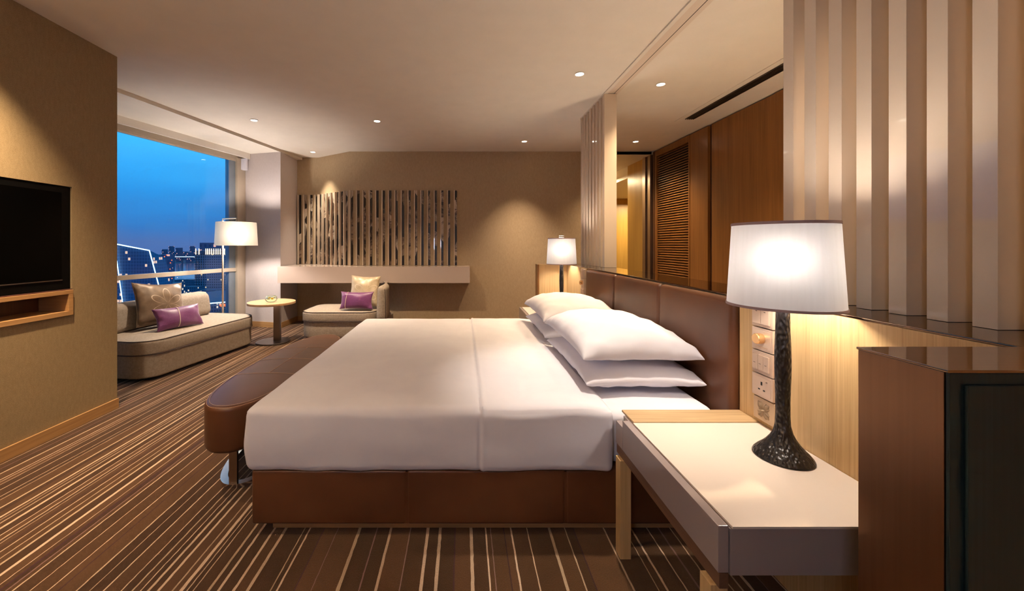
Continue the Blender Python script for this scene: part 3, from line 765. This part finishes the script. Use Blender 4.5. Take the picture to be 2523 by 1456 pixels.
box('foot', 'dark_void', c2, -.45, .48, -.3, .3, 0, .03)
m = MB(); roundbox(m, .452, .60, -.37, .38, .247, .715, .06, .06, lambda p: Vector((p.x + .05 * (p.z - .247) * (1 if p.x < .53 else -.3) - (.16 * (max(0, p.y + .25) / .63) ** 2 if p.x > .53 else .06 * (max(0, p.y + .1) / .48) ** 2), p.y, p.z)))
bk = m.build('backrest', 'chaise_fabric', c2, 0, 70)
pp = MB(); pp.tube([(.588, -.362, .26), (.586, -.362, .55), (.576, -.355, .66), (.55, -.335, .705)], .004, 6); pp.build('piping', 'piping', bk)

def cushion(name, label, c, nrm, L, W, Hh, mat, lean, roll=0, seed=0, group=None, cordx=None, pinch=.10):
    r = thing(name, label, 'cushion', c, 0, group)
    n = Vector((nrm[0], nrm[1], 0)).normalized()
    zl = (n * math.cos(lean) + Vector((0, 0, 1)) * math.sin(lean)).normalized()
    xl = Vector((0, 0, 1)).cross(zl).normalized(); yl = zl.cross(xl)
    M = Matrix((xl, yl, zl)).transposed() @ Matrix.Rotation(roll, 3, 'Z')
    r.rotation_euler = M.to_euler()
    o = pillow_mb(L, W, Hh, pinch, .45, 26, .012, seed).build('cover', mat, r, 0, 80, True)
    if cordx is not None:
        u = cordx / (L / 2); pts = []
        for k in range(-12, 13):
            v = k / 12 * .985; kk = (1 - u * u) ** .45 * max(0, 1 - v * v) ** .45
            pts.append((cordx + .012 * v, W / 2 * v * (1 - pinch * (1 - u * u) * abs(v) ** 1.5), Hh / 2 * kk + .004))
        MB().tube(pts, .0045, 6).build('cord_tie', 'cord', o)
    else:
        e = MB(); E = []
        for side in range(4):
            for k in range(10):
                q = -1 + 2 * k / 10; u, v = ((q, -1), (1, q), (-q, 1), (-1, -q))[side]
                E.append((L / 2 * u * (1 - pinch * (1 - v * v) * abs(u) ** 1.5), W / 2 * v * (1 - pinch * (1 - u * u) * abs(v) ** 1.5), 0))
        e.tube(E, .005, 6, True).build('edge_welt', mat, o)
    return r
cushion('throw_cushion', 'square brown satin cushion with pale flower line on the window chaise', (-3.205, 4.13, .628), (.95, -.30), .50, .46, .15, 'brown_satin', .32, -.10, 1)
cushion('lumbar_cushion', 'purple lumbar cushion with cord on the window chaise', (-2.965, 4.07, .500), (.93, -.36), .47, .235, .13, 'purple_satin', .40, -.0, 2, None, -.03)
cushion('throw_cushion', 'square gold satin cushion on the chaise under the shelf', (-1.365, 5.42, .615), (-.10, -1), .42, .42, .14, 'gold_satin', .22, -.03, 3)
cushion('lumbar_cushion', 'purple lumbar cushion with cord on the chaise under the shelf', (-1.42, 5.22, .512), (-.05, -1), .45, .235, .12, 'purple_satin', .25, 0, 4, None, -.13)

# ------------------------------------------------------------------ side table with glass bowl
stb = thing('side_table', 'round oak side table on a brushed steel stem between the two chaises', 'table', (-2.45, 5.04, 0))
MB().slab(circle(-.02, 0, .285), .492, .522, .004, .004).build('table_top', 'table_oak', stb, 0, 50)
box('stem', 'steel', stb, .0, .085, -.0, .04, .016, .4915, .002)
MB().slab(circle(0, 0, .205), 0, .015, .004, .002).build('base', 'steel_dark', stb, 0, 50)
gb = thing('glass_bowl', 'small clear glass bowl of yellow flowers on the side table', 'bowl', (-2.44, 4.965, .5225))
MB().lathe([(.03, 0), (.055, .010), (.071, .036), (.068, .062), (.054, .084), (.0505, .084), (.0645, .061), (.067, .037), (.052, .013), (.028, .005)], 36).build('bowl', 'bowl_glass', gb, 0, 60)
for k, (dx, dy, dz, mt) in enumerate(((-.024, -.02, .05, 'petal_cream'), (.022, -.022, .055, 'petal_yellow'), (.0, .024, .052, 'petal_yellow'), (.036, .012, .070, 'petal_cream'), (-.03, .016, .062, 'petal_yellow'))):
    m = MB()
    for ring_, (rr, el) in enumerate(((.020, .2), (.016, .7), (.010, 1.15))):
        for q in range(5):
            a = q * 2 * PI / 5 + ring_ * .6
            def pet(u, v):
                w_ = .011 * math.sin(PI * min(1, .1 + v * .9)) * (2 * u - 1); l_ = rr * v
                return (l_ * math.cos(el) * math.cos(a) - w_ * math.sin(a), l_ * math.cos(el) * math.sin(a) + w_ * math.cos(a), l_ * math.sin(el) + .004 * (2 * u - 1) ** 2)
            m.grid(pet, 4, 5)
    o = m.build('flower', mt); o.location = (-2.44 + dx, 4.965 + dy, .5225 + dz - .012); o.rotation_euler = (R.uniform(-.5, .5), R.uniform(-.5, .5), R.random() * 3)
    tag(o, 'pale yellow flower head inside the glass bowl', 'flower', 'flowers in the glass bowl')

# floor lamp
fl = thing('floor_lamp', 'slim floor lamp with lit cream drum shade by the window corner', 'lamp', (-3.215, 5.22, 0))
MB().slab(circle(0, 0, .13), 0, .02, .004, .002).build('base', 'steel', fl)
MB().tube([(0, 0, .02), (0, 0, 1.58)], .0125, 12).build('pole', 'champagne', fl)
MB().tube([(0, 0, 1.575), (.0, 0, 1.605), (.185, 0, 1.612), (.185, 0, 1.54)], .009, 10).build('arm', 'chrome', fl)
m = MB(); m.lathe([(.255, 1.245), (.24, 1.555)], 72, (.185, 0, 0), False); shf = m.build('lamp_shade', 'shade_fabric_cream', fl, 0, 60)
m = MB()
for k in range(3):
    a = 2 * PI * k / 3; m.tube([(.185, 0, 1.545), (.185 + .24 * math.cos(a), .24 * math.sin(a), 1.548)], .0025, 6)
m.build('spider', 'steel', shf)
b = bpy.data.lights.new('bulb', 'POINT'); b.energy = 41; b.color = (1, .88, .78); b.shadow_soft_size = .05
bo = bpy.data.objects.new('bulb', b); COL.objects.link(bo); bo.location = (-3.03, 5.22, 1.39)

# ------------------------------------------------------------------ shelf, wall art, curtain stack
sh = thing('wall_shelf', 'long floating taupe lacquered shelf under the slatted wall art', 'shelf', (-1.3, 5.9, .69))
m = MB(); m.prism([(x + 1.3, y - 5.9) for x, y in ((-2.735, 5.75), (.105, 5.75), (.105, 6.028), (-1.751, 6.028), (-2.386, 6.448), (-2.735, 6.448))], .0, .245)
m.build('body', 'shelf_lacquer', sh, .002)
art = thing('wall_art', 'wall art of twenty eight slim printed strips with pale edges above the shelf', 'wall art', (-1.3, 6.0, .94))
def art_strip(x, y, dirx, diry, h, w_print=.031):
    d = Vector((dirx, diry)).normalized(); n = Vector((d.y, -d.x)); o_ = Vector((x + 1.3, y - 6.0))
    def q(a0, a1, n0, n1): return [o_ + d * a0 + n * n0, o_ + d * a1 + n * n0, o_ + d * a1 + n * n1, o_ + d * a0 + n * n1]
    f_ = MB().prism(q(0, .014, .0005, .045), 0, h).build('slat', 'slat_lacquer', art, .001)
    MB().prism(q(.0145, .0145 + w_print, .0005, .006), 0, h).build('print', 'art_print', f_)
    MB().prism(q(.0145 + w_print, .097 if w_print > .03 else .075, .0005, .0012), .0, .002).build('footing', 'wall_textile', f_) if False else None
def X6(px, d): return (px - VX) / F * d
for zx in (88, 167, 248, 328): art_strip(X6(720 + zx / 5.734, 6.45), 6.45, 1, 0, 1.14, .034)
for k in range(7):
    t_ = (k + .15) / 7; art_strip(-2.375 + t_ * .62, 6.4434 - t_ * .42 * .9765, .635, -.42, 1.145 + .01 * t_, .036)
for zx in (820, 910, 1000, 1090, 1180, 1270, 1360, 1450, 1540, 1635, 1725, 1815, 1910, 2003, 2095, 2190, 2285): art_strip(X6(720 + zx / 5.734, 6.03), 6.03, 1, 0, 1.155)
cs = MB()
def fold(px_): return .018 * math.sin(px_ * 55) + .006 * math.sin(px_ * 131)
for k in range(2):
    pts = []
    n_ = 26
    for i in range(n_ + 1): u = i / n_; pts.append((k * .085 + u * .07, fold(u * .35 + k)))
    pts2 = [(p[0], p[1] + .012) for p in pts][::-1]
    cs.prism(pts + pts2, -.17 - .008 * k, -.0005)
co_ = cs.build('blind_stack', 'linen'); co_.location = (-3.445, 5.995, 2.575); co_.rotation_euler = (0, 0, -.26)
tag(co_, 'short white folded blind hanging below the window pelmet', 'blind')

# ------------------------------------------------------------------ television and media niche
tv = thing('television', 'large black flat television recessed in the wall at left', 'television', (-2.679, 1.78, .955))
m = MB(); m.box(-.06, .012, -.86, .869, 0, .686); m.build('bezel', 'tv_black', tv, .004)
box('screen', 'tv_screen', tv, .0125, .0145, -.82, .808, .075, .645)
box('lower_trim', 'steel_dark', tv, .0125, .0175, -.82, .812, .060, .066)
mn = thing('media_niche', 'oak framed open media niche below the television', 'shelf', (-2.70, 1.78, .778))
m = MB(); m.box(-.15, .055, -.87, .868, 0, .03); m.box(-.15, .055, -.87, .868, .143, .170); m.box(-.15, .055, .838, .868, .0305, .1425); m.box(-.15, .055, -.87, -.84, .0305, .1425)
m.build('frame', 'oak_base', mn, .002)
box('back_panel', 'walnut_dark', mn, -.155, -.15, -.84, .838, .03, .143)
struct(box('trim_11', 'rim_dark', None, -2.70, -2.655, .91, 2.6515, .9485, .9545))

# ------------------------------------------------------------------ ceiling spotlights
SPOT = []
def spot(label, x, y, power, size=95, blend=1.0, col=(1, .74, .46), aim=(0, 0, -1), visible=True, lab=True):
    if visible:
        r = thing('ceiling_spotlight', label, 'ceiling light', (x, y, H if x > -2.9 else H), 0, 'recessed ceiling spotlights')
        MB().lathe([(.048, -.0005), (.052, -.004), (.036, -.005), (.033, -.0005)], 32).build('trim_ring', 'white_paint', r)
        MB().lathe([(.0325, -.0008), (.033, -.003), (.001, -.0032)], 28).build('lens', 'lens_glow', r)
    l = bpy.data.lights.new('spot', 'SPOT'); l.energy = power; l.spot_size = math.radians(size); l.spot_blend = blend; l.color = col; l.shadow_soft_size = .04
    lo = bpy.data.objects.new('spot', l); COL.objects.link(lo); lo.location = (x, y, H - .012)
    lo.rotation_euler = Vector(aim).to_track_quat('-Z', 'Y').to_euler()
S = 1.75
spot('recessed ceiling spotlight above the bed nearest the slat screens', .99, 3.30, 58 * S, 84)
spot('recessed ceiling spotlight in the corridor ceiling beside the air grille', 1.785, 3.51, 90 * S, 110)
spot('recessed ceiling spotlight in the corridor ceiling before the louvred door', 2.42, 5.45, 90 * S, 110)
spot('recessed ceiling spotlight beside the far slat screen near the back wall', .861, 5.44, 110 * S, 78, 1, (1, .76, .52), (0, .04, -1))
spot('recessed ceiling spotlight over the chaise and wall shelf', -1.0, 4.55, 120 * S, 110)
spot('recessed ceiling spotlight above the window chaise', -2.42, 4.52, 130 * S, 105, 1, (1, .82, .62))
spot('recessed ceiling spotlight in the alcove corner by the window column', -2.33, 6.06, 75 * S, 62, 1, (1, .84, .64), (.10, .10, -1))
# out of frame; the looped pair is fill, added to brighten the room
for (x, y, p) in ((-1.5, .9, 35), (2.2, 1.2, 80)):
    spot('', x, y, p * S, 125, 1, (1, .74, .46), (0, 0, -1), False)
spot('', .74, 1.98, 62 * S, 50, .8, (1, .86, .70), (0, 0, -1), False)     # over the near pillows
spot('', -2.2, 1.95, 150 * S, 80, 1, (1, .74, .46), (-.18, 0, -1), False)      # washes the television wall
for (x, y) in ((-2.0, -.7),):                                      # unseen upward fill behind the camera, added to brighten the ceiling
    dl = bpy.data.lights.new('ceiling_fill', 'SPOT'); dl.energy = 430; dl.color = (1, .74, .50); dl.spot_size = math.radians(150); dl.spot_blend = 1; dl.shadow_soft_size = .12
    dlo = bpy.data.objects.new('ceiling_fill', dl); COL.objects.link(dlo); dlo.location = (x, y, 1.75); dlo.rotation_euler = (PI, 0, 0)
dl = bpy.data.lights.new('ceiling_fill', 'SPOT'); dl.energy = 42; dl.color = (1, .74, .48); dl.spot_size = math.radians(160); dl.spot_blend = 1; dl.shadow_soft_size = .12
dlo = bpy.data.objects.new('ceiling_fill', dl); COL.objects.link(dlo); dlo.location = (2.1, 2.6, .75); dlo.rotation_euler = (PI, 0, 0)     # upward fill hidden behind the low wall, added to lift the ceilings
dl = bpy.data.lights.new('cool_fill', 'POINT'); dl.energy = 20; dl.color = (.72, .80, 1); dl.shadow_soft_size = .2  # added cool fill light behind the camera, no real lamp there
dlo = bpy.data.objects.new('cool_fill', dl); COL.objects.link(dlo); dlo.location = (-.9, -1.3, 1.3)
# passage / lobby light
for (x, y, z, p, c) in ((4.4, 9.2, 2.3, 38, (1, .76, .46)), (2.6, 7.6, 2.5, 18, (1, .75, .42))):
    l = bpy.data.lights.new('passage_light', 'AREA'); l.energy = p; l.color = c; l.size = .5
    lo = bpy.data.objects.new('passage_light', l); COL.objects.link(lo); lo.location = (x, y, z)

# ------------------------------------------------------------------ the city outside
def face_block(name, label, pts_px, d0, d1, zbot, mat, group=None, extra=None):
    # block whose near face has the outline pts_px seen at distance d0 and which is as deep as d1 - d0
    pts = [at(px, py, d0) for px, py in pts_px]; c = sum((Vector((p.x, p.y, 0)) for p in pts), Vector()) / len(pts); c.z = zbot
    r = thing(name, label, 'building', c, 0, group)
    x0, x1 = min(p.x for p in pts), max(p.x for p in pts); ztop = max(p.z for p in pts)
    MB().box(x0 - c.x, x1 - c.x, 0, d1 - d0, 0, ztop - zbot).build('wall', mat, r)
    MB().box(x0 - c.x, x1 - c.x, 0, d1 - d0, ztop - zbot + .01, ztop - zbot + .4).build('roof', 'roof_dark', r)
    return r, c, x0, x1, ztop
ZG = -70
# LED outlined glass tower, leaning edges
d0 = 180
top = [at(215, 588, d0), at(371, 618, d0)]; bot = [at(258, 880, d0), at(441, 880, d0)]
back = Vector((-2.5, 12, -3.6))
c = Vector((top[1].x, d0, ZG))
r = thing('glass_tower', 'dark glass tower outlined by white light strips at left of the window', 'building', c)
lo = [bot[0] - c, bot[1] - c, bot[1] + back - c, bot[0] + back - c]; hi = [top[0] - c, top[1] - c, top[1] + back - c, top[0] + back - c]
MB().hexa(lo, hi).build('glass_body', 'facade_glass', r)
m = MB(); off = Vector((0, -.7, .2))
seg_bar(m, top[0] - c + off, top[1] - c + off, .23); seg_bar(m, top[1] - c + off, bot[1] - c + off, .25)
ln0 = top[0].lerp(top[1], .45); ln1 = bot[0].lerp(bot[1], .36)
seg_bar(m, ln0 - c + off, ln1 - c + off, .23)
m.build('light_strip', 'led_blue', r)
box('foundation', 'roof_dark', r, bot[0].x - c.x, bot[1].x - c.x, 0, 8, 0, bot[0].z - ZG - 4.5)
# dark office slab to the right behind it
c = Vector((-252, 300, ZG)); r = thing('office_block', 'dark office block with red lights behind the outlined tower', 'building', c)
MB().box(-20, 7, 0, 29, 0, -6.5 - ZG).build('wall', 'facade_far', r)
m = MB()
for k in range(22):
    y = R.uniform(18, 29); z = R.uniform(38, 63); m.box(7.05, 7.3, y, y + .6, z, z + .6)
m.build('red_lights', 'sign_red', r)
# hotel tower with lit crown
r, c, x0, x1, zt = face_block('hotel_tower', 'tall stone tower with a lit crown right of centre in the window', [(480, 620), (553, 620)], 480, 530, ZG, 'facade_stone')
t0, t1 = at(492, 598, 500), at(537, 598, 500)
MB().box(t0.x - c.x, t1.x - c.x, 20, 48, zt - ZG + .42, t0.z - ZG).build('roof_block', 'facade_far', r)
pm = MB()
for px in (481, 487, 493, 499): p = at(px, 700, 479) - c; pm.box(p.x - .7, p.x + .7, p.y, p.y + .9, 0, zt - ZG)
pm.build('piers', 'facade_stone', r)
m = MB()
for px in (482, 490, 507, 511.5, 516, 521, 526.5, 532, 537, 542.5, 553):
    a_, b_ = at(px, 612.5, 478.5) - c, at(px, 627, 478.5) - c; m.box(a_.x - .42, a_.x + .42, a_.y, a_.y + .3, b_.z, a_.z)
m.build('crown_lights', 'led_warm', r)
p = at(499, 622, 478.8) - c; em = MB().lathe([(.1, 0), (2.4, 0), (2.4, .5), (.1, .5)], 24).build('round_emblem', 'roof_dark', r)
em.location = p; em.rotation_euler = (PI / 2, 0, 0)
box('parapet', 'facade_stone', r, x0 - c.x - .6, x1 - c.x + .6, -.6, 19, zt - ZG + .42, zt - ZG + 1.6)
m = MB()
for k in range(30):
    z = 4 + k * 2.4; m.box(x1 - c.x + .05, x1 - c.x + .5, 5.5, 6.2, z, z + .8)
m.build('light_string', 'led_warm', r)
# podium with LED edge and red sign
d0 = 300
pp_ = [(440, 728), (488, 741), (508, 748), (600, 740)]
W_ = [at(a_, b_, d0 + e_) for (a_, b_), e_ in zip(pp_, (38, 8, 0, 16))]
c = Vector((W_[2].x, d0, ZG))
r = thing('shopping_podium', 'low curved podium building with a light strip roof edge and red sign', 'building', c)
m = MB()
poly = [(p.x - c.x, p.y - c.y) for p in W_] + [(W_[3].x - c.x, 90), (W_[0].x - c.x, 90)]
m.prism(poly, 0, W_[2].z - ZG - .8); m.build('wall', 'facade_low', r); MB().prism(poly, W_[2].z - ZG - .79, W_[2].z - ZG - .4).build('roof', 'roof_dark', r)
m = MB()
for a_, b_ in zip(W_[:-1], W_[1:]): seg_bar(m, a_ - c + Vector((0, -.9, 0)), b_ - c + Vector((0, -.9, 0)), .36)
m.build('light_strip', 'led_blue', r)
sg = MB(); o_ = at(541, 748.5, d0 - 1.5) - c; u_ = 2.35
def stroke(x, z, w_, h_): sg.box(o_.x + x * u_, o_.x + (x + w_) * u_, o_.y, o_.y + .15, o_.z - (z + h_) * u_, o_.z - z * u_)
stroke(0, .22, .9, .11); stroke(0, .60, .9, .11); stroke(0, .22, .11, .45); stroke(.79, .22, .11, .45); stroke(.40, 0, .11, 1.0)      # first character of the sign
for gx in (1.15, 2.0):
    for (a_, b_, w_, h_) in ((0, .05, .7, .1), (0, .36, .7, .1), (0, .68, .7, .1), (0, .05, .1, .85), (.6, .05, .1, .85), (.3, .05, .1, .7)): stroke(gx + a_, b_, w_, h_)
sg.build('sign_lettering', 'sign_red', r)
# nearer low blocks and far skyline
LOW = [((392, 700), (428, 716), 345, 'flat roofed low block below the window rail beside the outlined tower'), ((430, 690), (476, 690), 560, 'wide low block with a long roof between tower and outlined building'),
       ((452, 708), (484, 708), 440, 'small grey block at the foot of the stone tower'), ((488, 716), (532, 716), 420, 'pale block in front of the stone tower base')]
for a_, b_, d, lab in LOW: face_block('low_block', lab, [a_, b_], d, d + 14, ZG, 'facade_low')
far_lab = 'tiny distant city block on the skyline beyond the river'
for k in range(24):
    px = 392 + k * 8.6; d = 1500 + 70 * ((k * 7) % 11); hgt = R.uniform(18, 66)
    p0 = at(px, 604, d); wd_ = R.uniform(7, 12); r = thing('skyline_block', far_lab, 'building', (p0.x, d, ZG), 0, 'far skyline blocks'); MB().box(-wd_ / 2, wd_ / 2, 0, 30, 0, hgt).build('wall', 'facade_far', r)
for k in range(12):
    px = 284 + k * 11.5; d = 620 + 62 * ((k * 5) % 12)
    p0 = at(px, R.uniform(622, 690), d); wd_ = d * .009; r = thing('mid_city_block', 'hazy city block seen behind the outlined glass tower', 'building', (p0.x, d, ZG), 0, 'mid city blocks'); MB().box(-wd_ / 2, wd_ / 2, 0, 24, 0, max(8, p0.z - ZG)).build('wall', 'facade_far', r)
br = thing('river_bridge', 'lit bridge crossing the river in the distance', 'bridge', at(455, 604, 1300) - Vector((0, 0, CZ - ZG)))
m = MB(); m.box(-60, 170, 0, 8, 30, 32); m.build('deck', 'roof_dark', br)
m = MB()
for k in range(5): m.box(-58 + k * 46, -55 + k * 46, 2, 6, 0, 30)
m.build('piers', 'roof_dark', br)
m = MB(); m.box(-60, 170, -1, -.5, 32, 33.2); m.build('lamp_line', 'led_blue', br)
struct(MB().box(-2500, 600, 30, 3000, ZG - 5, ZG).build('ground', 'city_ground'))
struct(MB().box(-1500, -330, 800, 1500, ZG, ZG + .3).build('river', 'river'))
m = MB()
for k in range(420):
    d = 10 ** R.uniform(2.3, 3.3); px = R.uniform(286, 566); p = at(px, 604, d); s_ = .0006 * d * R.uniform(.6, 1.3); z = ZG + R.uniform(2, 14)
    if (720 < d and px > 420) or (285 < d < 410 and px > 420) or 1280 < d < 1330: continue
    m.box(p.x - s_, p.x + s_, p.y, p.y + s_, z, z + s_ * 1.4)
tag(m.build('street_lights', 'city_glow'), 'scattered orange street lights across the dusk city', 'street lights', None, 'stuff')

# ------------------------------------------------------------------ render look
vs_ = sc.view_settings; vs_.view_transform = 'Standard'; vs_.look = 'None'; vs_.exposure = 0.78; vs_.gamma = 1.0; vs_.use_curve_mapping = False
sc.cycles.use_denoising = True; sc.cycles.max_bounces = 10; sc.cycles.diffuse_bounces = 6; sc.cycles.glossy_bounces = 5; sc.cycles.transmission_bounces = 6; sc.cycles.transparent_max_bounces = 12
sc.cycles.caustics_reflective = False; sc.cycles.caustics_refractive = False; sc.cycles.sample_clamp_indirect = 6
